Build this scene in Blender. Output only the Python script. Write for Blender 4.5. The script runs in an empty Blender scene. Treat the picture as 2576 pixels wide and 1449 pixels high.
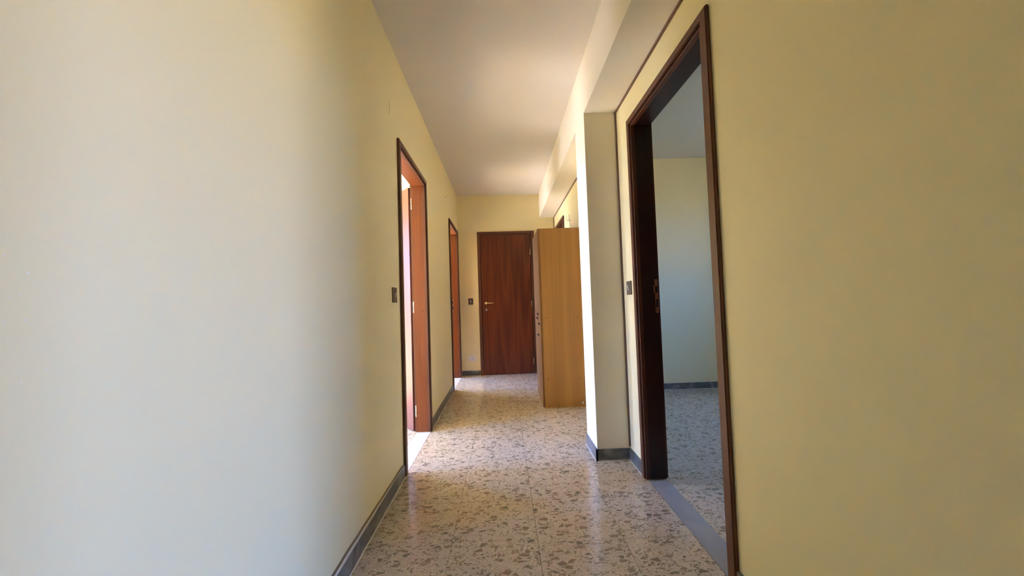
import bpy, bmesh, math, random
from mathutils import Vector, Matrix
random.seed(7)
C = bpy.context.scene.collection
S = bpy.context.scene

# ------------------------------------------------------------------ camera
cam_d = bpy.data.cameras.new('camera'); cam_d.sensor_width = 36.0; cam_d.lens = 13.646
cam_d.clip_start = 0.02; cam_d.clip_end = 200
cam = bpy.data.objects.new('camera', cam_d); C.objects.link(cam)
r_ = Vector((0.99919, -0.022585, -0.033308)).normalized()
f_ = Vector((0.02388, 0.998954, 0.038992)).normalized()
u_ = r_.cross(f_).normalized(); r_ = f_.cross(u_)
M = Matrix(((r_.x, u_.x, -f_.x, 0), (r_.y, u_.y, -f_.y, 0), (r_.z, u_.z, -f_.z, 1.108), (0, 0, 0, 1)))
cam.matrix_world = M
S.camera = cam

# ------------------------------------------------------------------ world: blue sky above, sunlit warm ground below the horizon
w = bpy.data.worlds.new('world'); S.world = w; w.use_nodes = True
nt = w.node_tree; nt.nodes.clear()
wo = nt.nodes.new('ShaderNodeOutputWorld'); bg = nt.nodes.new('ShaderNodeBackground')
tc = nt.nodes.new('ShaderNodeTexCoord'); sp = nt.nodes.new('ShaderNodeSeparateXYZ'); mr = nt.nodes.new('ShaderNodeMapRange')
cr = nt.nodes.new('ShaderNodeValToRGB')
mr.inputs[1].default_value = -1; mr.inputs[2].default_value = 1
nt.links.new(tc.outputs['Generated'], sp.inputs[0]); nt.links.new(sp.outputs[2], mr.inputs[0])
nt.links.new(mr.outputs[0], cr.inputs[0]); nt.links.new(cr.outputs[0], bg.inputs[0]); nt.links.new(bg.outputs[0], wo.inputs[0])
e = cr.color_ramp.elements
e[0].position = 0.0; e[0].color = (0.20, 0.21, 0.23, 1)
e[1].position = 1.0; e[1].color = (0.20, 0.44, 1.35, 1)
for p_, c_ in ((0.49, (0.26, 0.29, 0.33, 1)), (0.505, (0.62, 0.80, 1.25, 1)), (0.53, (0.30, 0.63, 1.72, 1)), (0.70, (0.24, 0.52, 1.55, 1))):
    q = e.new(p_); q.color = c_
bg.inputs[1].default_value = 11.0

# low afternoon sun on the west side of the building
sl = bpy.data.lights.new('sun', 'SUN'); sl.energy = 54.0; sl.angle = math.radians(0.6); sl.color = (1.0, 0.89, 0.74)
so_ = bpy.data.objects.new('sun', sl); C.objects.link(so_); so_.location = (-12, 0, 9)
so_.rotation_euler = Vector((0.48, 0.10, -0.87)).to_track_quat('-Z', 'Y').to_euler()

S.view_settings.view_transform = 'Standard'; S.view_settings.look = 'None'
S.view_settings.gamma = 1; S.view_settings.use_curve_mapping = False
S.view_settings.exposure = 1.66
S.cycles.use_denoising = True
S.cycles.max_bounces = 14; S.cycles.diffuse_bounces = 10; S.cycles.glossy_bounces = 5
S.cycles.sample_clamp_indirect = 12; S.cycles.caustics_reflective = False

def portal(x, y, z, sy, sz, facing):
    """area light used as a sampling portal in a window opening; it adds no light of its own"""
    l = bpy.data.lights.new('window_portal', 'AREA'); l.shape = 'RECTANGLE'; l.size = sy; l.size_y = sz
    l.cycles.is_portal = True
    o = bpy.data.objects.new('window_portal', l); C.objects.link(o); o.location = (x, y, z)
    o.rotation_euler = Vector(facing).to_track_quat('-Z', 'Z').to_euler()

# ------------------------------------------------------------------ key dimensions (metres)
XL, XR = -0.685, 0.852          # corridor faces of the left and right walls
TL = 0.11                       # wall thickness
YE, YB = 6.116, -1.6            # end wall, wall behind the camera
ZC = 2.83                       # ceiling
XW = -3.4                       # window wall of the rooms on the left
XE = 3.4                        # window wall of the rooms on the right
BX, BZ = 0.62, 2.452            # beam: face and underside
CY0, CY1 = 2.72, 3.045          # pilaster

# ------------------------------------------------------------------ materials
def mat(name):
    m = bpy.data.materials.new(name); m.use_nodes = True
    n = m.node_tree.nodes; b = n['Principled BSDF']
    return m, m.node_tree, n, b
def srgb(r, g, b):
    f = lambda c: (c/255/12.92) if c/255 <= .04045 else ((c/255+.055)/1.055)**2.4
    return (f(r), f(g), f(b), 1)
def N(nt, t, **k):
    n = nt.nodes.new(t)
    for a, v in k.items(): setattr(n, a, v)
    return n
def mixrgb(nt, fac, a, b, mode='MIX'):
    m = nt.nodes.new('ShaderNodeMix'); m.data_type = 'RGBA'; m.blend_type = mode
    for idx, v in ((0, fac), (6, a), (7, b)):
        if hasattr(v, 'links'): nt.links.new(v, m.inputs[idx])
        else: m.inputs[idx].default_value = v
    return m.outputs[2]
def math_(nt, op, a, b=0.0):
    m = nt.nodes.new('ShaderNodeMath'); m.operation = op
    for i, v in enumerate((a, b)):
        if hasattr(v, 'links'): nt.links.new(v, m.inputs[i])
        else: m.inputs[i].default_value = v
    return m.outputs[0]

def paint(name, col, var=0.05, rough=0.55, bump=0.12):
    m, nt, n, b = mat(name)
    tc = N(nt, 'ShaderNodeTexCoord')
    n1 = N(nt, 'ShaderNodeTexNoise'); n1.inputs['Scale'].default_value = 1.6; n1.inputs['Detail'].default_value = 5
    nt.links.new(tc.outputs['Object'], n1.inputs['Vector'])
    c2 = tuple(c*(1-var) for c in col[:3]) + (1,)
    nt.links.new(mixrgb(nt, n1.outputs[0], col, c2), b.inputs['Base Color'])
    n2 = N(nt, 'ShaderNodeTexNoise'); n2.inputs['Scale'].default_value = 140; n2.inputs['Detail'].default_value = 3
    nt.links.new(tc.outputs['Object'], n2.inputs['Vector'])
    n3 = N(nt, 'ShaderNodeTexNoise'); n3.inputs['Scale'].default_value = 6; n3.inputs['Detail'].default_value = 2
    nt.links.new(tc.outputs['Object'], n3.inputs['Vector'])
    h = math_(nt, 'ADD', math_(nt, 'MULTIPLY', n2.outputs[0], 0.12), n3.outputs[0])
    bp = N(nt, 'ShaderNodeBump'); bp.inputs['Strength'].default_value = bump; bp.inputs['Distance'].default_value = 0.006
    nt.links.new(h, bp.inputs['Height']); nt.links.new(bp.outputs[0], b.inputs['Normal'])
    b.inputs['Roughness'].default_value = rough; b.inputs['Specular IOR Level'].default_value = 0.3
    return m

M_WALL = paint('cream_wall_paint', (0.85, 0.77, 0.46, 1))
M_CEIL = paint('white_ceiling_paint', (0.73, 0.69, 0.62, 1), rough=0.7)
M_BEAM = paint('ivory_beam_paint', (0.84, 0.79, 0.66, 1), rough=0.6)
M_PLASTER = paint('bare_plaster', (0.70, 0.66, 0.54, 1), var=0.15, bump=0.5)
M_REFLECTOR = paint('warm_reflector', (0.80, 0.56, 0.28, 1))  # warm colour for the bounce ground added outside
M_SLAB = paint('floor_bedding', (0.10, 0.085, 0.065, 1), var=0.4, rough=0.9)

def wood(name, c1, c2, c3, scale=(9, 9, 0.7), rough=0.33, warp=0.8, coat=0.0, figure=1.0):
    m, nt, n, b = mat(name)
    tc = N(nt, 'ShaderNodeTexCoord'); mp = N(nt, 'ShaderNodeMapping'); mp.inputs['Scale'].default_value = scale
    oi = N(nt, 'ShaderNodeObjectInfo'); add = N(nt, 'ShaderNodeVectorMath', operation='ADD')
    rv = N(nt, 'ShaderNodeVectorMath', operation='SCALE'); rv.inputs[0].default_value = (7.3, 3.1, 5.7)
    nt.links.new(oi.outputs['Random'], rv.inputs['Scale'])
    nt.links.new(tc.outputs['Object'], add.inputs[0]); nt.links.new(rv.outputs[0], add.inputs[1])
    nt.links.new(add.outputs[0], mp.inputs['Vector'])
    n0 = N(nt, 'ShaderNodeTexNoise'); n0.inputs['Scale'].default_value = 0.55; n0.inputs['Detail'].default_value = 2
    nt.links.new(mp.outputs[0], n0.inputs['Vector'])
    # long figure: bands of a warped noise
    band = math_(nt, 'FRACT', math_(nt, 'MULTIPLY', n0.outputs[0], 7.0 * warp))
    tri = math_(nt, 'ABSOLUTE', math_(nt, 'SUBTRACT', math_(nt, 'MULTIPLY', band, 2.0), 1.0))
    n1 = N(nt, 'ShaderNodeTexNoise'); n1.inputs['Scale'].default_value = 9; n1.inputs['Detail'].default_value = 6
    mp2 = N(nt, 'ShaderNodeMapping'); mp2.inputs['Scale'].default_value = (scale[0]*1.0, scale[1]*1.0, scale[2]*0.35)
    nt.links.new(add.outputs[0], mp2.inputs['Vector']); nt.links.new(mp2.outputs[0], n1.inputs['Vector'])
    fac = math_(nt, 'ADD', math_(nt, 'MULTIPLY', tri, 0.5 * figure), math_(nt, 'MULTIPLY', n1.outputs[0], 1 - 0.5*figure))
    ramp = N(nt, 'ShaderNodeValToRGB'); el = ramp.color_ramp.elements
    el[0].position = 0.22; el[0].color = c1; el[1].position = 0.80; el[1].color = c3
    k = el.new(0.5); k.color = c2
    nt.links.new(fac, ramp.inputs[0]); nt.links.new(ramp.outputs[0], b.inputs['Base Color'])
    bp = N(nt, 'ShaderNodeBump'); bp.inputs['Strength'].default_value = 0.08; bp.inputs['Distance'].default_value = 0.001
    nt.links.new(n1.outputs[0], bp.inputs['Height']); nt.links.new(bp.outputs[0], b.inputs['Normal'])
    b.inputs['Roughness'].default_value = rough; b.inputs['Coat Weight'].default_value = coat
    b.inputs['Coat Roughness'].default_value = 0.2
    return m
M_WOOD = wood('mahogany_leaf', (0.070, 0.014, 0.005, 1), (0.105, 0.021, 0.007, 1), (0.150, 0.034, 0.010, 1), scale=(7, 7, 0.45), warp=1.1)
M_FRAME = wood('mahogany_frame', (0.085, 0.028, 0.013, 1), (0.115, 0.038, 0.017, 1), (0.145, 0.050, 0.022, 1), scale=(14, 14, 0.6), figure=0.4, rough=0.4)
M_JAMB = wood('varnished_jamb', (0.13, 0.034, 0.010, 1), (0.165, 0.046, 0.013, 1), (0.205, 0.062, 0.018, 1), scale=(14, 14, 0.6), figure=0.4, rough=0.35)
M_JAMB_SHADE = wood('shaded_jamb', (0.022, 0.007, 0.004, 1), (0.030, 0.009, 0.005, 1), (0.040, 0.013, 0.007, 1), scale=(14, 14, 0.6), figure=0.4, rough=0.38)  # near-black copy of the jamb wood; shade of the unlit reveal in its colour
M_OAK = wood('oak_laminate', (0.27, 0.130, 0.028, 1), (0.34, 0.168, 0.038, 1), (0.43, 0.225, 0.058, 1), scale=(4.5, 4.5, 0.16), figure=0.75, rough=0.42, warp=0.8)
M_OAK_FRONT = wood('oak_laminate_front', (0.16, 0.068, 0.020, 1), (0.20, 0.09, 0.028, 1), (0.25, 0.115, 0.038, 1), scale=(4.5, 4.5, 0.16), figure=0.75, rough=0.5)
M_STRIP = wood('dark_strip', (0.13, 0.065, 0.038, 1), (0.17, 0.085, 0.05, 1), (0.22, 0.11, 0.065, 1), figure=0.3)

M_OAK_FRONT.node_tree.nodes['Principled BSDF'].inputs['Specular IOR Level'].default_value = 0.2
M_JAMB.node_tree.nodes['Principled BSDF'].inputs['Specular IOR Level'].default_value = 0.3
def plain(name, col, rough=0.4, metal=0.0):
    m, nt, n, b = mat(name)
    tc = N(nt, 'ShaderNodeTexCoord'); n1 = N(nt, 'ShaderNodeTexNoise'); n1.inputs['Scale'].default_value = 30
    nt.links.new(tc.outputs['Object'], n1.inputs['Vector'])
    c2 = tuple(c*0.88 for c in col[:3]) + (1,)
    nt.links.new(mixrgb(nt, n1.outputs[0], col, c2), b.inputs['Base Color'])
    b.inputs['Roughness'].default_value = rough; b.inputs['Metallic'].default_value = metal
    return m
M_BRASS = plain('polished_brass', (0.88, 0.68, 0.32, 1), 0.25, 1.0)
M_BRONZE = plain('bronze_plate', (0.14, 0.10, 0.065, 1), 0.4, 0.3)
M_ROCKER = plain('ivory_rocker', (0.75, 0.72, 0.62, 1), 0.4)
M_WHITE = plain('white_plastic', (0.82, 0.82, 0.82, 1), 0.35)
M_DARK = plain('black_hole', (0.012, 0.010, 0.010, 1), 0.8)
M_STEEL = plain('grey_steel', (0.5, 0.5, 0.5, 1), 0.35, 0.9)
M_CABLE = plain('grey_cable', (0.38, 0.35, 0.37, 1), 0.5)
M_GROUT = plain('white_grout', (0.80, 0.76, 0.65, 1), 0.8)
M_CHIP = plain('bare_white_chip', (0.95, 0.94, 0.90, 1), 0.7)
M_CRACK = plain('brown_crack', (0.22, 0.15, 0.08, 1), 0.9)
M_ALU = plain('white_window_frame', (0.8, 0.8, 0.78, 1), 0.4)

def marble(name, c1, c2, c3, rough=0.3, s=7):
    m, nt, n, b = mat(name)
    tc = N(nt, 'ShaderNodeTexCoord'); mp = N(nt, 'ShaderNodeMapping'); mp.inputs['Rotation'].default_value = (0.5, 0.7, 0.4)
    nt.links.new(tc.outputs['Object'], mp.inputs['Vector'])
    n1 = N(nt, 'ShaderNodeTexNoise'); n1.inputs['Scale'].default_value = s; n1.inputs['Detail'].default_value = 8; n1.inputs['Distortion'].default_value = 1.4
    nt.links.new(mp.outputs[0], n1.inputs['Vector'])
    ramp = N(nt, 'ShaderNodeValToRGB'); el = ramp.color_ramp.elements
    el[0].position = 0.33; el[0].color = c1; el[1].position = 0.72; el[1].color = c3
    k = el.new(0.52); k.color = c2
    nt.links.new(n1.outputs[0], ramp.inputs[0]); nt.links.new(ramp.outputs[0], b.inputs['Base Color'])
    b.inputs['Roughness'].default_value = rough
    return m
M_MARBLE = marble('grey_marble', (0.07, 0.072, 0.068, 1), (0.135, 0.14, 0.13, 1), (0.27, 0.27, 0.25, 1))
M_SILL = marble('pale_marble_sill', (0.30, 0.315, 0.31, 1), (0.34, 0.355, 0.35, 1), (0.38, 0.395, 0.385, 1), rough=0.25, s=4)

M_SILL_W = marble('white_marble_sill', (0.55, 0.57, 0.52, 1), (0.60, 0.62, 0.57, 1), (0.66, 0.68, 0.62, 1), rough=0.25, s=4)
def terrazzo():
    m, nt, n, b = mat('terrazzo')
    tc = N(nt, 'ShaderNodeTexCoord'); oi = N(nt, 'ShaderNodeObjectInfo')
    rv = N(nt, 'ShaderNodeVectorMath', operation='SCALE'); rv.inputs[0].default_value = (37.0, 91.0, 0.0)
    nt.links.new(oi.outputs['Random'], rv.inputs['Scale'])
    add = N(nt, 'ShaderNodeVectorMath', operation='ADD')
    nt.links.new(tc.outputs['Object'], add.inputs[0]); nt.links.new(rv.outputs[0], add.inputs[1])
    flat = N(nt, 'ShaderNodeVectorMath', operation='MULTIPLY'); flat.inputs[1].default_value = (1, 1, 0)
    nt.links.new(add.outputs[0], flat.inputs[0])
    dn = N(nt, 'ShaderNodeTexNoise', noise_dimensions='2D'); dn.inputs['Scale'].default_value = 28; dn.inputs['Detail'].default_value = 1
    nt.links.new(flat.outputs[0], dn.inputs['Vector'])
    ds = N(nt, 'ShaderNodeVectorMath', operation='SCALE'); ds.inputs['Scale'].default_value = 0.009
    nt.links.new(dn.outputs['Color'], ds.inputs[0])
    co = N(nt, 'ShaderNodeVectorMath', operation='ADD'); nt.links.new(flat.outputs[0], co.inputs[0]); nt.links.new(ds.outputs[0], co.inputs[1])
    def layer(scale, keep, tmin, tmax, stretch):
        mp = N(nt, 'ShaderNodeMapping'); mp.inputs['Scale'].default_value = (1.0, stretch, 1); mp.inputs['Rotation'].default_value = (0, 0, scale)
        nt.links.new(co.outputs[0], mp.inputs['Vector'])
        v = N(nt, 'ShaderNodeTexVoronoi', voronoi_dimensions='2D', feature='F1'); v.inputs['Scale'].default_value = scale
        d = N(nt, 'ShaderNodeTexVoronoi', voronoi_dimensions='2D', feature='DISTANCE_TO_EDGE'); d.inputs['Scale'].default_value = scale
        nt.links.new(mp.outputs[0], v.inputs['Vector']); nt.links.new(mp.outputs[0], d.inputs['Vector'])
        s = N(nt, 'ShaderNodeSeparateColor'); nt.links.new(v.outputs['Color'], s.inputs[0])
        thr = N(nt, 'ShaderNodeMapRange'); thr.inputs[3].default_value = tmin; thr.inputs[4].default_value = tmax
        nt.links.new(s.outputs[1], thr.inputs[0])
        inside = math_(nt, 'GREATER_THAN', d.outputs['Distance'], thr.outputs[0])
        dark = math_(nt, 'GREATER_THAN', s.outputs[0], keep)
        rim = math_(nt, 'GREATER_THAN', d.outputs['Distance'], math_(nt, 'SUBTRACT', thr.outputs[0], 0.045))
        return inside, dark, s.outputs[2], rim
    base = (0.72, 0.62, 0.46, 1)
    # small pale chips, then small dark, then large pale and large dark
    i3, d3, c3, r3_ = layer(120, 0.55, 0.05, 0.22, 1.6)
    i2, d2, c2, r2_ = layer(58, 0.58, 0.06, 0.27, 1.6)
    i1, d1, c1, r1_ = layer(27, 0.66, 0.05, 0.26, 1.5)
    def tones(src, cols):
        r = N(nt, 'ShaderNodeValToRGB'); r.color_ramp.interpolation = 'CONSTANT'; el = r.color_ramp.elements
        el[0].position = 0; el[0].color = cols[0]; el[1].position = 1.0/len(cols); el[1].color = cols[1]
        for k in range(2, len(cols)):
            q = el.new(k/len(cols)); q.color = cols[k]
        nt.links.new(src, r.inputs[0]); return r.outputs[0]
    darkc = [(0.25, 0.20, 0.125, 1), (0.20, 0.165, 0.10, 1), (0.30, 0.245, 0.155, 1), (0.155, 0.135, 0.095, 1), (0.27, 0.21, 0.13, 1), (0.25, 0.175, 0.11, 1), (0.23, 0.20, 0.13, 1)]
    palec = [(0.57, 0.485, 0.35, 1), (0.63, 0.53, 0.39, 1), (0.60, 0.50, 0.38, 1), (0.54, 0.455, 0.33, 1)]
    x = mixrgb(nt, math_(nt, 'MULTIPLY', i3, d3), base, tones(c3, darkc))
    pale = (0.64, 0.57, 0.42, 1)
    x = mixrgb(nt, math_(nt, 'MULTIPLY', r2_, 0.8), x, pale)
    x = mixrgb(nt, math_(nt, 'MULTIPLY', i2, 1.0), x, mixrgb(nt, d2, tones(c2, palec), tones(c2, darkc)))
    big = math_(nt, 'GREATER_THAN', c1, 0.45)
    x = mixrgb(nt, math_(nt, 'MULTIPLY', r1_, big), x, pale)
    x = mixrgb(nt, math_(nt, 'MULTIPLY', i1, big), x, mixrgb(nt, d1, tones(c1, palec), tones(c1, darkc)))
    nn = N(nt, 'ShaderNodeTexNoise'); nn.inputs['Scale'].default_value = 12; nn.inputs['Detail'].default_value = 6
    nt.links.new(add.outputs[0], nn.inputs['Vector'])
    x = mixrgb(nt, math_(nt, 'MULTIPLY', nn.outputs[0], 0.35), x, (0.46, 0.39, 0.28, 1))
    nt.links.new(x, b.inputs['Base Color'])
    b.inputs['Roughness'].default_value = 0.17; b.inputs['Specular IOR Level'].default_value = 0.5
    n4 = N(nt, 'ShaderNodeTexNoise'); n4.inputs['Scale'].default_value = 9; nt.links.new(add.outputs[0], n4.inputs['Vector'])
    bp = N(nt, 'ShaderNodeBump'); bp.inputs['Strength'].default_value = 0.05; bp.inputs['Distance'].default_value = 0.003
    nt.links.new(n4.outputs[0], bp.inputs['Height']); nt.links.new(bp.outputs[0], b.inputs['Normal'])
    return m
M_TERR = terrazzo()

# ------------------------------------------------------------------ mesh helpers
def add_box(bm, a, b_, bevel=0.0):
    lo = [min(a[i], b_[i]) for i in range(3)]; hi = [max(a[i], b_[i]) for i in range(3)]
    vs = [bm.verts.new((x, y, z)) for x in (lo[0], hi[0]) for y in (lo[1], hi[1]) for z in (lo[2], hi[2])]
    fs = [bm.faces.new([vs[i] for i in f]) for f in ((0,1,3,2),(4,6,7,5),(0,4,5,1),(2,3,7,6),(0,2,6,4),(1,5,7,3))]
    if bevel:
        es = set(e for f in fs for e in f.edges)
        bmesh.ops.bevel(bm, geom=list(es), offset=bevel, segments=2, affect='EDGES', profile=0.6)
def add_poly(bm, pts_a, pts_b):
    """prism between two equal loops of points"""
    n = len(pts_a); A = [bm.verts.new(p) for p in pts_a]; B = [bm.verts.new(p) for p in pts_b]
    bm.faces.new(A); bm.faces.new(B[::-1])
    for i in range(n):
        j = (i+1) % n; bm.faces.new((A[j], A[i], B[i], B[j]))
def add_tube(bm, path, r, seg=8):
    rings = []
    for i, p in enumerate(path):
        p = Vector(p); a = Vector(path[max(i-1, 0)]); b_ = Vector(path[min(i+1, len(path)-1)])
        t = (b_-a).normalized(); n1 = t.orthogonal().normalized(); n2 = t.cross(n1)
        if rings:
            n1 = (ln - t*ln.dot(t)).normalized(); n2 = t.cross(n1)
        ln = n1
        rr = r[i] if isinstance(r, (list, tuple)) else r
        rings.append([bm.verts.new(p + rr*(math.cos(2*math.pi*k/seg)*n1 + math.sin(2*math.pi*k/seg)*n2)) for k in range(seg)])
    for a, b_ in zip(rings, rings[1:]):
        for k in range(seg): bm.faces.new((a[k], a[(k+1) % seg], b_[(k+1) % seg], b_[k]))
    bm.faces.new(rings[0][::-1]); bm.faces.new(rings[-1])
def obj(name, bm, m, parent=None, **props):
    bmesh.ops.recalc_face_normals(bm, faces=bm.faces)
    me = bpy.data.meshes.new(name); bm.to_mesh(me); bm.free(); me.materials.append(m)
    o = bpy.data.objects.new(name, me); C.objects.link(o)
    if parent: o.parent = parent; o.matrix_parent_inverse = parent.matrix_world.inverted()
    for k, v in props.items(): o[k] = v
    return o
def boxes(name, lst, m, parent=None, bevel=0.0, **props):
    bm = bmesh.new()
    for a, b_ in lst: add_box(bm, a, b_, bevel)
    return obj(name, bm, m, parent, **props)
def tube(name, path, r, m, parent=None, seg=8):
    bm = bmesh.new(); add_tube(bm, path, r, seg)
    o = obj(name, bm, m, parent)
    for p in o.data.polygons: p.use_smooth = True
    return o
def empty(name, loc, **props):
    o = bpy.data.objects.new(name, None); C.objects.link(o); o.location = loc
    o.matrix_world = Matrix.Translation(loc)
    for k, v in props.items(): o[k] = v
    return o

# ------------------------------------------------------------------ door openings (u along the wall)
D1 = dict(u0=2.660, u1=3.482, top=2.195)      # first door on the left
D2 = dict(u0=5.135, u1=5.965, top=2.195)      # second door on the left
DR = dict(u0=1.535, u1=2.402, top=2.208)      # near door on the right
DQ = dict(u0=5.205, u1=5.915, top=2.205)      # door on the right behind the wardrobe
DE = dict(u0=-0.320, u1=0.460, top=2.190)     # door in the end wall
OP = (-0.30, 0.42, 2.20)                      # plain opening in the right wall beside the camera
J = 0.022                                     # rough opening is larger than the clear opening by this

def wall_y(name, x0, x1, y0, y1, z1, holes, m, **props):
    """wall running along y, with holes (ya, yb, za, zb)"""
    L_ = []; y = y0
    for ya, yb, za, zb in sorted(holes):
        L_.append(((x0, y, 0), (x1, ya, z1)))
        if za > 0: L_.append(((x0, ya, 0), (x1, yb, za)))
        if zb < z1: L_.append(((x0, ya, zb), (x1, yb, z1)))
        y = yb
    L_.append(((x0, y, 0), (x1, y1, z1)))
    return boxes(name, L_, m, kind='structure', **props)
def hole(D): return (D['u0']-J, D['u1']+J, 0, D['top']+J)

# windows of the side rooms, all out of view: (y0, y1, z0, z1)
W1 = (2.15, 3.05, 0.05, 2.55)
W5 = (3.85, 4.55, 0.05, 2.40)
W2 = (5.12, 6.10, 0.05, 2.50)
W6 = (6.45, 7.42, 0.05, 2.50)
W3 = (3.05, 3.46, 1.10, 2.40)
W4 = (-1.40, -0.64, 0.05, 2.45)
XE4 = 2.7                       # window wall of the room beside the camera

wall_left = wall_y('wall_left', XL-TL, XL, YB, YE+0.1, ZC, [hole(D1), hole(D2)], M_WALL, label='long cream corridor wall on the left with two door openings', category='wall')
wall_right = wall_y('wall_right', XR, XR+TL+0.005, YB, YE+0.1, ZC, [(OP[0], OP[1], 0, OP[2]), hole(DR), hole(DQ)], M_WALL, label='cream corridor wall on the right with door openings', category='wall')
wall_end = boxes('wall_end', [((XL, YE, 0), (DE['u0']-J, YE+0.1, ZC)), ((DE['u1']+J, YE, 0), (XR, YE+0.1, ZC)), ((DE['u0']-J, YE, DE['top']+J), (DE['u1']+J, YE+0.1, ZC))], M_WALL,
    kind='structure', label='cream wall closing the far end of the corridor', category='wall')
boxes('wall_back', [((XL, YB-0.1, 0), (XR, YB, ZC))], M_WALL, kind='structure', label='cream wall behind the camera', category='wall')
# side rooms
wall_y('wall_west', XW-0.2, XW, 1.8, 7.5, ZC, [W1, W5, W2, W6], M_WALL, label='window wall of the rooms on the left', category='wall')
boxes('wall_west_near', [((XW-0.1, 1.7, 0), (XL-TL, 1.8, ZC))], M_WALL, kind='structure', label='near side wall of the first room on the left', category='wall')
boxes('wall_west_middle', [((XW, 4.9, 0), (XL-TL, 5.0, ZC))], M_WALL, kind='structure', label='partition between the two rooms on the left', category='wall')
boxes('wall_west_far', [((XW-0.1, 7.5, 0), (XL-TL, 7.6, ZC)), ((XL-TL, YE+0.1, 0), (XL, 7.6, ZC))], M_WALL, kind='structure', label='far side wall of the second room on the left', category='wall')
wall_y('wall_east', XE, XE+0.2, 1.2, 4.85, ZC, [W3], M_WALL, label='window wall of the dim room on the right', category='wall')
wall_y('wall_east_beside', XE4, XE4+0.2, -2.5, 1.2, ZC, [W4], M_WALL, label='window wall of the room beside the camera', category='wall')
boxes('wall_east_far', [((XR+TL, 4.69, 0), (XE+0.1, 4.79, ZC))], M_WALL, kind='structure', label='far cream wall seen through the near right doorway', category='wall')
boxes('wall_east_middle', [((XR+TL+0.005, 1.2, 0), (XE+0.1, 1.3, ZC))], M_WALL, kind='structure', label='partition between the two rooms on the right', category='wall')
boxes('wall_east_near', [((XR+TL, -2.6, 0), (XE4+0.2, -2.5, ZC)), ((XR, -2.6, 0), (XR+TL, YB-0.1, ZC))], M_WALL, kind='structure', label='near wall of the room beside the camera', category='wall')
boxes('wall_closet', [((XR+TL+0.005, 6.1, 0), (2.2, 6.2, ZC)), ((2.1, 4.79, 0), (2.2, 6.1, ZC))], M_WALL, kind='structure', label='walls of the closet behind the far right door', category='wall')
boxes('ceiling', [((XW-0.2, 1.2, ZC), (XE+0.2, 7.6, ZC+0.1)), ((XL-TL, -2.6, ZC), (XE4+0.2, 1.2, ZC+0.1))], M_CEIL, kind='structure', label='white plaster ceiling over the corridor and rooms', category='ceiling')
# beam along the right wall and the pilaster below it
boxes('trim_1', [((BX, YB, BZ), (XR, YE, ZC))], M_BEAM, kind='structure', label='boxed ceiling beam running along the top of the right wall', category='beam')
boxes('trim_2', [((BX, CY0, 0), (XR, CY1, BZ))], M_BEAM, kind='structure', label='square pilaster projecting from the right wall before the wardrobe', category='pilaster')
# brown cover strips in the corners
s_ = 0.011
boxes('trim_3', [((XR-s_, YB, BZ-s_), (XR, CY0, BZ))], M_STRIP, kind='structure', label='thin brown strip under the beam, near length above the right doorway', category='strip')
boxes('trim_4', [((XR-s_, CY1, BZ-s_), (XR, YE, BZ))], M_STRIP, kind='structure', label='thin brown strip under the beam, far length above the wardrobe', category='strip')
boxes('trim_5', [((XR-s_, CY0-s_, 0.09), (XR, CY0, BZ-s_))], M_STRIP, kind='structure', label='thin upright brown strip in the corner of the pilaster', category='strip')
boxes('trim_6', [((XR-s_, YE-s_, 0.0), (XR, YE, BZ-s_))], M_STRIP, kind='structure', label='thin upright brown strip in the far right corner', category='strip')

boxes('reflector_west', [((XW-3.2, 1.0, -0.15), (XW-0.2, 7.8, -0.02))], M_CEIL, kind='structure', label='pale terrace added outside the windows on the left', category='reflector')  # unseen slab, added to bounce sunlight into the left rooms
boxes('reflector', [((XE4+0.2, -14.0, -0.15), (16.0, -0.3, -0.02))], M_REFLECTOR, kind='structure', label='pale sunlit terrace added outside the room beside the camera', category='reflector')  # unseen ground, added to throw warm sunlight onto the upper left wall
# windows
def window(n, x0, x1, W, face):
    y0, y1, z0, z1 = W; o = empty('window_%d' % n, ((x0+x1)/2, (y0+y1)/2, z0), kind='structure', label='white framed window opening ' + {1: 'opposite the first left doorway', 2: 'opposite the second left doorway', 3: 'of the dim room on the right', 4: 'of the room beside the camera', 5: 'at the far end of the first left room', 6: 'at the far end of the second left room'}[n], category='window')
    xa = (x0+x1)/2 - 0.03; xb = xa + 0.06; f = 0.05
    boxes('window_frame', [((xa, y0, z0), (xb, y0+f, z1)), ((xa, y1-f, z0), (xb, y1, z1)), ((xa, y0, z0), (xb, y1, z0+f)), ((xa, y0, z1-f), (xb, y1, z1)),
        ], M_ALU, o)
    px = x0-0.02 if face[0] > 0 else x1+0.02
    portal(px, (y0+y1)/2, (z0+z1)/2, y1-y0, z1-z0, face)
window(1, XW-0.2, XW, W1, (1, 0, 0))
window(2, XW-0.2, XW, W2, (1, 0, 0))
window(5, XW-0.2, XW, W5, (1, 0, 0))
window(6, XW-0.2, XW, W6, (1, 0, 0))
window(3, XE, XE+0.2, W3, (-1, 0, 0))
window(4, XE4, XE4+0.2, W4, (-1, 0, 0))

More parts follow.
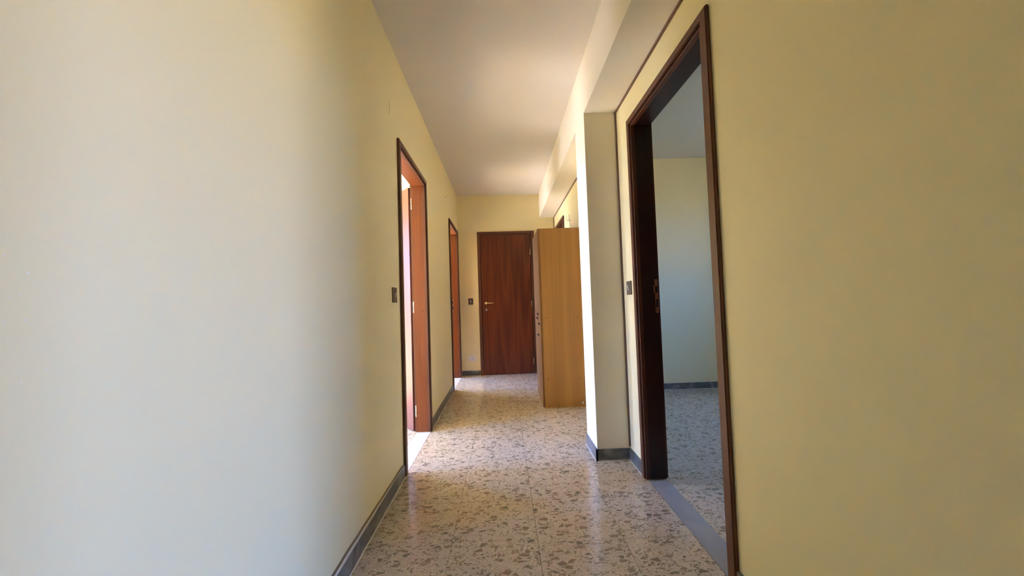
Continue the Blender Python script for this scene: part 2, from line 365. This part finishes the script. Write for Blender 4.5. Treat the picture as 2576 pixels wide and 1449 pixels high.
# ------------------------------------------------------------------ floor: bedding slab, every terrazzo tile a part
floor = boxes('floor', [((XW-0.2, -2.6, -0.12), (XE+0.2, 7.6, -0.0035))], M_SLAB, kind='structure', label='polished beige terrazzo tile floor with brown stone chips', category='floor')
tile_mesh = {}
G = 0.0016
def tile(x0, x1, y0, y1):
    sx, sy = round(x1-x0, 3), round(y1-y0, 3)
    if sx < 0.02 or sy < 0.02: return
    k = (sx, sy)
    if k not in tile_mesh:
        bm = bmesh.new(); hx, hy = sx/2-G/2, sy/2-G/2; c = 0.0007
        lo = [(-hx, -hy, -0.008), (hx, -hy, -0.008), (hx, hy, -0.008), (-hx, hy, -0.008)]
        md = [(a, b_, -c) for a, b_, _ in lo]
        hi = [(a*(hx-c)/hx, b_*(hy-c)/hy, 0) for a, b_, _ in lo]
        L0, L1, L2 = [[bm.verts.new(p) for p in q] for q in (lo, md, hi)]
        bm.faces.new(L2)
        for A, B in ((L0, L1), (L1, L2)):
            for i in range(4): bm.faces.new((A[i], A[(i+1) % 4], B[(i+1) % 4], B[i]))
        bmesh.ops.recalc_face_normals(bm, faces=bm.faces)
        me = bpy.data.meshes.new('tile'); bm.to_mesh(me); bm.free(); me.materials.append(M_TERR); tile_mesh[k] = me
    o = bpy.data.objects.new('tile', tile_mesh[k]); C.objects.link(o); o.parent = floor
    o.location = ((x0+x1)/2, (y0+y1)/2, random.uniform(-0.0003, 0.0002))
def tiles(xa, xb, ya, yb, ox, oy, keep=lambda x, y: True):
    i0 = math.floor((xa-ox)/0.4); j0 = math.floor((ya-oy)/0.4)
    i = i0
    while ox+i*0.4 < xb-1e-6:
        j = j0
        while oy+j*0.4 < yb-1e-6:
            x0, x1 = max(xa, ox+i*0.4), min(xb, ox+(i+1)*0.4); y0, y1 = max(ya, oy+j*0.4), min(yb, oy+(j+1)*0.4)
            if keep((x0+x1)/2, (y0+y1)/2): tile(x0, x1, y0, y1)
            j += 1
        i += 1
tiles(XL+0.01, XR, -0.2, YE, -0.675, 1.83)
tiles(XR+TL+0.005, 3.31, 1.3, 4.69, 0.91, 1.62, lambda x, y: x < 0.9 + 0.55*y + 0.4)
tiles(-2.4, XL-TL, 2.2, 4.5, -1.195, 1.9, lambda x, y: -x > 0.15*y)
tiles(-2.0, XL-TL, 5.0, 7.5, -1.195, 1.9)
# the rest of the floor, never in view, as plain terrazzo screed laid flush
boxes('screed', [((XL, YB, -0.006), (XR, -0.2, 0)), ((XR, -2.5, -0.006), (XE4, 1.2, 0)), ((3.31, 1.3, -0.006), (XE, 4.69, 0)),
    ((XW, 1.8, -0.006), (-2.4, 4.9, 0)), ((-2.4, 4.5, -0.006), (XL-TL, 4.9, 0)), ((-2.4, 1.8, -0.006), (XL-TL, 2.2, 0)), ((XW, 5.0, -0.006), (-2.0, 7.5, 0))], M_TERR, floor)
# pale marble thresholds
thr = [('left', XL-TL, XL+0.01, D1), ('left', XL-TL, XL+0.01, D2), ('right', XR, XR+TL+0.005, DR), ('right', XR, XR+TL+0.005, DQ)]
for side, a, b_, D in thr:
    boxes('threshold', [((a, D['u0']-J, -0.02), (b_, D['u1']+J, 0.0012))], M_SILL_W if side == 'left' else M_SILL, floor)

# ------------------------------------------------------------------ baseboards
BH, BT = 0.078, 0.012
def run_y(x, side, y0, y1): return ((x, y0, 0.0), (x+side*BT, y1, BH))
def skirting(name, segs, label, seam):
    o = boxes(name, segs, M_MARBLE, None, bevel=0.0008, kind='structure', label=label, category='baseboard')
    boxes('grout_line', seam, M_GROUT, o)
    return o
CW = 0.062                                    # casing width
def seam_y(x, side, y0, y1): return ((x, y0, 0.0), (x+side*(BT+0.005), y1, 0.0035))
l_segs = [(YB, D1['u0']-CW-0.010), (D1['u1']+CW+0.010, D2['u0']-CW-0.012), (D2['u1']+CW+0.012, YE-BT)]
bl = skirting('baseboard_left', [run_y(XL, 1, a, b_) for a, b_ in l_segs], 'dark grey marble baseboard along the left wall', [seam_y(XL, 1, a, b_) for a, b_ in l_segs])
r_segs = [(OP[1], DR['u0']-CW), (DR['u1']+CW, CY0-BT), (CY1, DQ['u0']-CW)]
skirting('baseboard_right', [run_y(XR, -1, a, b_) for a, b_ in r_segs] + [run_y(BX, -1, CY0-BT, CY1), ((BX-BT, CY0-BT, 0), (XR, CY0, BH))],
    'dark grey marble baseboard around the pilaster and along the right wall',
    [seam_y(XR, -1, a, b_) for a, b_ in r_segs] + [seam_y(BX, -1, CY0-BT-0.0035, CY1), ((BX-BT-0.0035, CY0-BT-0.0035, 0), (XR-BT, CY0, 0.0035))])
skirting('baseboard_end', [((XL+BT, YE-BT, 0), (DE['u0']-CW, YE, BH))], 'short grey marble baseboard under the white socket on the end wall', [((XL+BT, YE-BT-0.003, 0), (DE['u0']-CW, YE, 0.003))])
skirting('baseboard_room', [((XR+TL+BT+0.005, 4.69-BT, 0), (XE, 4.69, BH))], 'grey marble baseboard on the far wall of the right hand room', [((XR+TL+BT+0.005, 4.69-BT-0.006, 0), (XE, 4.69, 0.004))])
# mortar bead over the left baseboard with the rough gap above it
bm = bmesh.new(); y = 0.4; pts = []
while y < 2.56:
    k = (2.56-y)/2.1
    wob = 0.0016*math.sin(y*7.3) + 0.0008*math.sin(y*31+1) + random.uniform(-0.0006, 0.0006)
    if 1.60 < y < 1.78: wob += 0.002*math.sin((y-1.60)/0.18*math.pi)
    pts.append((y, BH+0.008+0.024*k+wob, 0.002+0.004*k*random.uniform(0.7, 1.1))); y += 0.03
vs = [(bm.verts.new((XL+0.009, y, BH-0.002)), bm.verts.new((XL+0.008, y, h)), bm.verts.new((XL, y, h+0.001)), bm.verts.new((XL, y, BH-0.002))) for y, h, t in pts]
for a, b_ in zip(vs, vs[1:]):
    for i in range(4): bm.faces.new((a[i], a[(i+1) % 4], b_[(i+1) % 4], b_[i]))
bm.faces.new(vs[0]); bm.faces.new(vs[-1][::-1])
obj('mortar_bead', bm, M_PLASTER, bl)
bm = bmesh.new()
vs = [(bm.verts.new((XL-0.001, y, h-0.001)), bm.verts.new((XL+0.0095, y, h)), bm.verts.new((XL+0.0012, y, h+t)), bm.verts.new((XL-0.001, y, h+t))) for y, h, t in pts]
for a, b_ in zip(vs, vs[1:]):
    for i in range(4): bm.faces.new((a[i], a[(i+1) % 4], b_[(i+1) % 4], b_[i]))
bm.faces.new(vs[0]); bm.faces.new(vs[-1][::-1])
obj('gap', bm, M_CRACK, bl, label='rough brown gap above the baseboard')

# ------------------------------------------------------------------ doors
def door(n, axis, face, dirn, D, thick, label, jamb_mat=M_JAMB, casing_mat=M_FRAME):
    """axis 'x': wall face at x=face, openings along y. w grows into the wall (dirn = +-1). Returns mapper and the root."""
    u0, u1, T = D['u0'], D['u1'], D['top']
    if axis == 'x': P = lambda u, w_, z: (face+dirn*w_, u, z); loc = (face+dirn*thick/2, (u0+u1)/2, 0)
    else: P = lambda u, w_, z: (u, face+dirn*w_, z); loc = ((u0+u1)/2, face+dirn*thick/2, 0)
    root = empty('door_%d' % n, loc, kind='structure', label=label, category='door')
    def casing(w0, w1):
        # three mitred boards with an eased inner edge
        o_ = CW; i_ = 0.007
        def board(q):
            bm = bmesh.new()
            add_poly(bm, [P(u, w0, z) for u, z in q], [P(u, w1, z) for u, z in q])
            es = [e for e in bm.edges if abs((e.verts[0].co-e.verts[1].co).length) > 0.3]
            bmesh.ops.bevel(bm, geom=es, offset=0.004, segments=2, affect='EDGES')
            return bm
        a, b_, c, d = u0-o_, u0-i_-0.008, u1+i_+0.008, u1+o_
        ti, to = T+i_+0.008, T+o_-0.006
        obj('casing', board([(a, 0), (b_, 0), (b_, ti), (a, to)]), casing_mat, root)
        obj('casing', board([(c, 0), (d, 0), (d, to), (c, ti)]), casing_mat, root)
        obj('casing', board([(a+0.0008, to), (b_+0.0008, ti), (c-0.0008, ti), (d-0.0008, to)]), casing_mat, root)
    casing(-0.018, 0.0)
    if axis == 'x': casing(thick+0.018, thick)
    # jamb boards, standing proud of the wall face so a dark groove stays between them and the casing
    jw0, jw1 = -0.010, thick
    def bb(a, b_): return (P(*a), P(*b_))
    boxes('jamb', [bb((u0-J, 0.006, 0), (u0, jw1, T))], jamb_mat, root)
    boxes('jamb', [bb((u1, 0.006, 0), (u1+J, jw1, T))], jamb_mat, root)
    boxes('head_jamb', [bb((u0-J, 0.006, T), (u1+J, jw1, T+J))], jamb_mat, root)
    g = 0.007
    boxes('stop_bead', [bb((u0-g, jw0, 0), (u0+0.003, 0.014, T-0.003))], casing_mat, root, bevel=0.0015)
    boxes('stop_bead', [bb((u1-0.003, jw0, 0), (u1+g, 0.014, T-0.003))], casing_mat, root, bevel=0.0015)
    boxes('stop_bead', [bb((u0-g, jw0, T-0.003), (u1+g, 0.014, T+g))], casing_mat, root, bevel=0.0015)
    return root, P
def leaf(root, hinge, ang, width, height, m=M_WOOD, thick=0.04, side=1):
    """leaf from hinge point along direction ang; thickness to the left (side=1) or right"""
    d = Vector((math.cos(ang), math.sin(ang), 0)); n_ = Vector((-d.y, d.x, 0))*side
    bm = bmesh.new(); h = Vector(hinge)
    q = [h, h+d*width, h+d*width+n_*thick, h+n_*thick]
    add_poly(bm, [p+Vector((0, 0, 0.008)) for p in q], [p+Vector((0, 0, height)) for p in q])
    bmesh.ops.recalc_face_normals(bm, faces=bm.faces)
    bmesh.ops.bevel(bm, geom=list(bm.edges), offset=0.002, segments=1, affect='EDGES')
    return obj('leaf', bm, m, root), d, n_
def hinge_pin(x, y, z, parent, r=0.007, h=0.045):
    bm = bmesh.new()
    add_tube(bm, [(x, y, z-h), (x, y, z-0.002)], r, 10); add_tube(bm, [(x, y, z+0.002), (x, y, z+h)], r, 10)
    add_tube(bm, [(x, y, z-h-0.006), (x, y, z-h)], [r*0.5, r*0.9], 10); add_tube(bm, [(x, y, z+h), (x, y, z+h+0.006)], [r*0.9, r*0.5], 10)
    return obj('hinge', bm, M_BRASS, parent)
def lever(P_, root_leaf, outv, along, z, pos):
    """lever handle: rose, neck, grip"""
    p = Vector(pos); o = Vector(outv); a = Vector(along)
    bm = bmesh.new()
    add_tube(bm, [p, p+o*0.008], 0.024, 20); add_tube(bm, [p+o*0.008, p+o*0.012], [0.022, 0.014], 20)
    add_tube(bm, [p+o*0.010, p+o*0.030, p+o*0.042+a*0.004, p+o*0.048+a*0.018, p+o*0.048+a*0.06, p+o*0.046+a*0.125], [0.010, 0.009, 0.0085, 0.008, 0.0075, 0.006], 12)
    h = obj('handle', bm, M_BRASS, root_leaf)
    for q in h.data.polygons: q.use_smooth = True
    return h
def strike_plate(P_, u, w_edge, z0, root, du):
    """brass strike plate with latch lip and two holes on the jamb face; u = jamb face, du = direction out of the jamb"""
    t = 0.0015
    def bb(a, b_): return (P_(*a), P_(*b_))
    w1 = w_edge; w0 = w_edge-0.022
    pl = boxes('strike_plate', [bb((u, w0, z0), (u+du*t, w1, z0+0.035)), bb((u, w0, z0+0.035), (u+du*t, w0+0.005, z0+0.085)), bb((u, w1-0.005, z0+0.035), (u+du*t, w1, z0+0.085)),
        bb((u, w0, z0+0.085), (u+du*t, w1, z0+0.125)), bb((u, w0-0.008, z0+0.125), (u+du*t, w0+0.002, z0+0.172)), bb((u, w1-0.004, z0+0.125), (u+du*t, w1, z0+0.172)),
        bb((u, w0, z0+0.165), (u+du*t, w1, z0+0.21))], M_BRASS, root)
    boxes('strike_hole', [bb((u+du*0.0003, w0+0.005, z0+0.035), (u+du*0.0007, w1-0.005, z0+0.085)), bb((u+du*0.0003, w0+0.002, z0+0.125), (u+du*0.0007, w1-0.004, z0+0.165))], M_DARK, pl)
    boxes('screw', [bb((u+du*t, w0+0.007, z0+0.010), (u+du*(t+0.0012), w0+0.014, z0+0.017)), bb((u+du*t, w0+0.007, z0+0.185), (u+du*(t+0.0012), w0+0.014, z0+0.192))], M_STEEL, pl)

# door 1: left wall, leaf swung far back into the bright room
r1, P1 = door(1, 'x', XL, -1, D1, TL, 'first doorway on the left, mahogany frame with its leaf swung into the bright room')
hx, hy = -0.829, 3.497
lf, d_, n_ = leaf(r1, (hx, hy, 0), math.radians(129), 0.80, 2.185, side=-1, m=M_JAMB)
bm = bmesh.new(); q = [Vector((hx, hy, 0))-d_*0.0015+n_*a for a in (0.001, 0.039)]; q += [p+d_*0.0018 for p in q[::-1]]
add_poly(bm, [p+Vector((0, 0, 0.010)) for p in q], [p+Vector((0, 0, 2.183)) for p in q])
obj('edge_strip', bm, M_WOOD, lf, label='darker strip along the hinge edge')  # thin darker strip laid over the hinge edge of the leaf
for z in (2.034, 1.10, 0.18): hinge_pin(-0.800, 3.494, z, r1)
hp = Vector((hx, hy, 0)) + d_*0.74
lever(None, lf, -n_, -d_, 0, hp+Vector((0, 0, 1.10)))
nn = Vector((hx, hy, 0))
# small round knot holes and a screw cap on the far jamb
def disc(name, c, nrm, r, t, m, parent, seg=16):
    c = Vector(c); nrm = Vector(nrm); bm = bmesh.new(); add_tube(bm, [c, c+nrm*t], r, seg); return obj(name, bm, m, parent)
def ring(name, c, axis_a, axis_b, r, th, m, parent, a0=0, a1=360, n=28, ry=None):
    ry = ry or r; c = Vector(c); A = Vector(axis_a); B = Vector(axis_b)
    path = [c + A*r*math.cos(math.radians(a0+(a1-a0)*k/n)) + B*ry*math.sin(math.radians(a0+(a1-a0)*k/n)) for k in range(n+1)]
    bm = bmesh.new(); add_tube(bm, path, th, 5); return obj(name, bm, m, parent)
ring('scribed_ring', (-0.735, 3.482, 2.095), (1, 0, 0), (0, 0, 1), 0.023, 0.0012, M_FRAME, r1)
disc('screw', (-0.715, 3.482, 1.065), (0, -1, 0), 0.004, 0.001, M_DARK, r1)
disc('screw', (-0.75, 3.482, 2.035), (0, -1, 0), 0.004, 0.001, M_DARK, r1)

# door 2: left wall, far
r2, P2 = door(2, 'x', XL, -1, D2, TL, 'second doorway on the left near the end wall, brass strike plate on its far jamb')
leaf(r2, (XL-TL-0.02, D2['u0']-0.012, 0), math.radians(178), 0.80, 2.185, side=-1)
strike_plate(P2, D2['u1'], 0.098, 1.003, r2, -1)
for z in (1.95, 1.1, 0.2): hinge_pin(XL-TL-0.012, D2['u0']-0.008, z, r2)

# door 3: right wall, near; leaf opened into the dim room, out of view
r3, P3 = door(3, 'x', XR, 1, DR, TL+0.005, 'near doorway on the right, wide dark mahogany frame open to a dim blue room', jamb_mat=M_JAMB_SHADE)
lf3, d3, n3 = leaf(r3, (XR+TL+0.02, DR['u0']-0.012, 0), math.radians(2), 0.84, 2.195, side=1)
hp3 = Vector((XR+TL+0.02, DR['u0']-0.012, 0)) + d3*0.78
strike_plate(P3, DR['u1'], 0.118, 1.018, r3, -1)
disc('screw', (XR-0.018, DR['u1']+0.03, 1.09), (-1, 0, 0), 0.004, 0.001, M_DARK, r3)
for z in (1.95, 1.1, 0.2): hinge_pin(XR+TL+0.014, DR['u0']-0.006, z, r3)

# door 4: right wall behind the wardrobe, closed
r4, P4 = door(4, 'x', XR, 1, DQ, TL+0.005, 'doorway on the right mostly hidden behind the oak wardrobe', jamb_mat=M_FRAME)
lf4, d4, n4 = leaf(r4, (XR+0.07, DQ['u0']+0.003, 0), math.radians(90), DQ['u1']-DQ['u0']-0.006, 2.195, side=-1)
lever(None, lf4, (-1, 0, 0), (0, 1, 0), 0, (XR+0.07, DQ['u0']+0.07, 1.11))

# door 5: closed door in the end wall
r5, P5 = door(5, 'y', YE, 1, DE, 0.10, 'closed mahogany door in the end wall beside the oak wardrobe', casing_mat=M_FRAME, jamb_mat=M_FRAME)
bm = bmesh.new(); add_box(bm, (DE['u0']-0.006, YE-0.008, 0.006), (DE['u1']-0.012, YE+0.036, DE['top']-0.004), 0.002)
lf5 = obj('leaf', bm, M_WOOD, r5, label='reddish brown leaf with upright flame grain')
lever(None, lf5, (0, -1, 0), (1, 0, 0), 0, (-0.268, YE-0.008, 1.120))
kp = boxes('keyhole_plate', [((-0.280, YE-0.0095, 1.000), (-0.252, YE-0.008, 1.036))], M_STEEL, lf5, bevel=0.0004)
boxes('keyhole', [((-0.269, YE-0.0100, 1.008), (-0.263, YE-0.0095, 1.028))], M_DARK, lf5)
for z in (1.908, 1.089, 0.192): hinge_pin(0.452, YE-0.012, z, r5, r=0.006, h=0.042)
boxes('back_panel', [((DE['u0']-0.001, YE+0.09, 0), (DE['u1']+0.001, YE+0.1, DE['top']))], M_WOOD, r5)

# opening beside the camera has its own plain casing
r6, P6 = door(6, 'x', XR, 1, dict(u0=OP[0]+J, u1=OP[1]-J, top=OP[2]-J), TL+0.005, 'open doorway in the right wall beside the camera', jamb_mat=M_FRAME)

# ------------------------------------------------------------------ oak wardrobe
WX0, WX1, WY0, WY1, WZ = 0.387, 0.838, 4.096, 4.775, 1.892
wr = empty('wardrobe', ((WX0+WX1)/2, (WY0+WY1)/2, 0), label='tall plain oak laminate wardrobe standing against the right wall beyond the pilaster', category='wardrobe')
t_ = 0.018
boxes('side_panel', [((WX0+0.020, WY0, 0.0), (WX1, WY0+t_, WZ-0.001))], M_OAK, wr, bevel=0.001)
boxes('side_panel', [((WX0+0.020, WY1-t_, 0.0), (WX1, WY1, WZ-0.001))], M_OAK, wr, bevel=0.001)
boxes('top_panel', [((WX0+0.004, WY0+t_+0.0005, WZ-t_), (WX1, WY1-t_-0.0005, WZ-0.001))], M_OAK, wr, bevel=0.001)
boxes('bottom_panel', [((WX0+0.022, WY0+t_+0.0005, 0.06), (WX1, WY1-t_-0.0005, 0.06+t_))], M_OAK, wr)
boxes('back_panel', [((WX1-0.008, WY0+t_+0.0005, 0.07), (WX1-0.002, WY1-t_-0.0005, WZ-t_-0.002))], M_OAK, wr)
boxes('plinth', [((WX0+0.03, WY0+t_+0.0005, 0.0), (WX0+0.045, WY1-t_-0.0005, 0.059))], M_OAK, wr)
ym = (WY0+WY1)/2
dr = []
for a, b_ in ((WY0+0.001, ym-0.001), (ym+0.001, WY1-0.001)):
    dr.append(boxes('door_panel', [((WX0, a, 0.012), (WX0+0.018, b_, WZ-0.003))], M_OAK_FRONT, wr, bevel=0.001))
# small black wedge pegs sticking out of the door fronts
for y, z in ((4.33, 0.974), (4.43, 0.925), (4.205, 0.872), (4.325, 0.745)):
    bm = bmesh.new(); q = [(WX0, z+0.013), (WX0-0.021, z+0.013), (WX0-0.010, z-0.003), (WX0, z-0.014)]
    add_poly(bm, [(a, y-0.007, b_) for a, b_ in q], [(a, y+0.007, b_) for a, b_ in q])
    obj('wedge_peg', bm, M_DARK, dr[0] if y < ym else dr[1], label='small black wedge shaped peg')
sp_ = [o for o in wr.children if o.name.startswith('side_panel')][0]
for x, z in ((0.449, 0.940), (0.783, 0.941), (0.450, 0.296), (0.786, 0.298), (0.4515, 0.016), (0.787, 0.018)):
    disc('screw', (x, WY0+0.0004, z), (0, -1, 0), 0.005, 0.0012, M_DARK, sp_, 10)
bm = bmesh.new(); add_poly(bm, [(0.792, WY0, 0.036), (0.802, WY0, 0.026), (0.812, WY0, 0.045), (0.806, WY0, 0.06)], [(0.792, WY0-0.0012, 0.036), (0.802, WY0-0.0012, 0.026), (0.812, WY0-0.0012, 0.045), (0.806, WY0-0.0012, 0.06)])
obj('chipped_patch', bm, M_CHIP, sp_, label='small pale chipped corner')

# ------------------------------------------------------------------ switches and socket
def switch(label, P_, u0, u1, z0, z1):
    """P_(u, w, z) maps to the wall, w>0 out of the wall"""
    c = P_((u0+u1)/2, 0, z0)
    e_ = empty('light_switch', c, label=label, category='light switch')
    uc, zc = (u0+u1)/2, (z0+z1)/2
    boxes('cover_plate', [(P_(u0, 0, z0), P_(u1, 0.007, z1))], M_BRONZE, e_, bevel=0.0022)
    boxes('module', [(P_(uc-0.014, 0.007, zc-0.024), P_(uc+0.014, 0.0085, zc+0.024))], M_BRONZE, e_, bevel=0.0005)
    bm = bmesh.new()
    add_poly(bm, [P_(uc-0.0065, 0.0085, zc-0.018), P_(uc-0.0065, 0.0105, zc-0.018), P_(uc-0.0065, 0.0125, zc), P_(uc-0.0065, 0.0165, zc+0.018), P_(uc-0.0065, 0.0085, zc+0.018)],
             [P_(uc+0.0065, 0.0085, zc-0.018), P_(uc+0.0065, 0.0105, zc-0.018), P_(uc+0.0065, 0.0125, zc), P_(uc+0.0065, 0.0165, zc+0.018), P_(uc+0.0065, 0.0085, zc+0.018)])
    obj('rocker', bm, M_ROCKER, e_)
switch('bronze light switch on the left wall just before the first doorway', lambda u, w_, z: (XL+w_, u, z), 2.412, 2.505, 1.136, 1.231)
switch('bronze light switch on the right wall between pilaster and near doorway', lambda u, w_, z: (XR-w_, u, z), 2.540, 2.630, 1.138, 1.230)
switch('bronze light switch on the end wall above the white socket', lambda u, w_, z: (u, YE-w_, z), -0.547, -0.471, 1.108, 1.204)
so = empty('power_socket', (-0.509, YE, 0.222), label='white wall socket plate low on the end wall left of the closed door', category='socket')
boxes('cover_plate', [((-0.566, YE-0.008, 0.225), (-0.452, YE, 0.312))], M_WHITE, so, bevel=0.002)
boxes('outlet_module', [((-0.526, YE-0.0095, 0.245), (-0.492, YE-0.008, 0.292))], M_WHITE, so, bevel=0.0005)
for z in (0.254, 0.2685, 0.283):
    disc('contact_hole', (-0.509, YE-0.0095, z), (0, -1, 0), 0.0042, 0.0006, M_DARK, so, 10)

# ------------------------------------------------------------------ hook with cable on the right wall above the wardrobe
hk = empty('wall_hook', (XR, 4.70, 2.09), label='small metal wall hook above the oak wardrobe', category='hook')
disc('mounting_plate', (XR, 4.70, 2.10), (-1, 0, 0), 0.013, 0.004, M_STEEL, hk)
tube('hook_arm', [(XR, 4.70, 2.10), (XR-0.03, 4.70, 2.095), (XR-0.045, 4.72, 2.11), (XR-0.04, 4.75, 2.125), (XR-0.035, 4.76, 2.15)], 0.003, M_STEEL, hk)
tube('hook_spike', [(XR-0.012, 4.70, 2.10), (XR-0.014, 4.70, 2.17)], 0.003, M_STEEL, hk)
cb = tube('cable', [(XR-0.008, 4.685, 2.09), (XR-0.006, 4.68, 1.95), (XR-0.006, 4.685, 1.60), (XR-0.006, 4.685, 1.2)], 0.0022, M_CABLE)
cb['label'] = 'thin pale cable hanging from the wall hook down behind the wardrobe'; cb['category'] = 'cable'
nl = tube('nail', [(XL, 4.811, 2.456), (XL+0.012, 4.811, 2.458)], 0.0025, M_DARK, None, 6)
nl['label'] = 'tiny dark nail high on the left wall between the two doorways'; nl['category'] = 'nail'

# ------------------------------------------------------------------ marks on the left wall
ring('scratch', (XL+0.0002, 2.425, 2.373), (0, -1, 0), (0, 0, 1), 0.018, 0.0009, M_CRACK, wall_left, 95, 265, 16, ry=0.042)
bm = bmesh.new()
for y, z, s in ((0.569,1.020,1),(0.599,1.031,1),(0.575,1.175,1.2),(0.548,1.198,1),(0.540,1.197,.8),(0.537,1.162,.8),(0.541,1.151,.9),(0.566,1.144,.8),(0.539,1.134,.9),(0.582,1.154,.6),(0.538,1.108,.9),(0.548,1.105,1),(0.573,1.107,1),(0.543,1.148,1),(0.5405,1.1335,.8),(0.555,1.14,.7),(0.651,1.103,.5),(0.662,1.091,.6)):
    r = 0.0013*s; a = random.uniform(0, 1)
    q = [(y+r*0.8*math.cos(a+k*1.2566), z+r*math.sin(a+k*1.2566)) for k in range(5)]
    add_poly(bm, [(XL+0.0001, u, v) for u, v in q], [(XL+0.0007, u, v) for u, v in q])
ch = obj('paint_chips', bm, M_CHIP, wall_left); ch['kind'] = 'stuff'
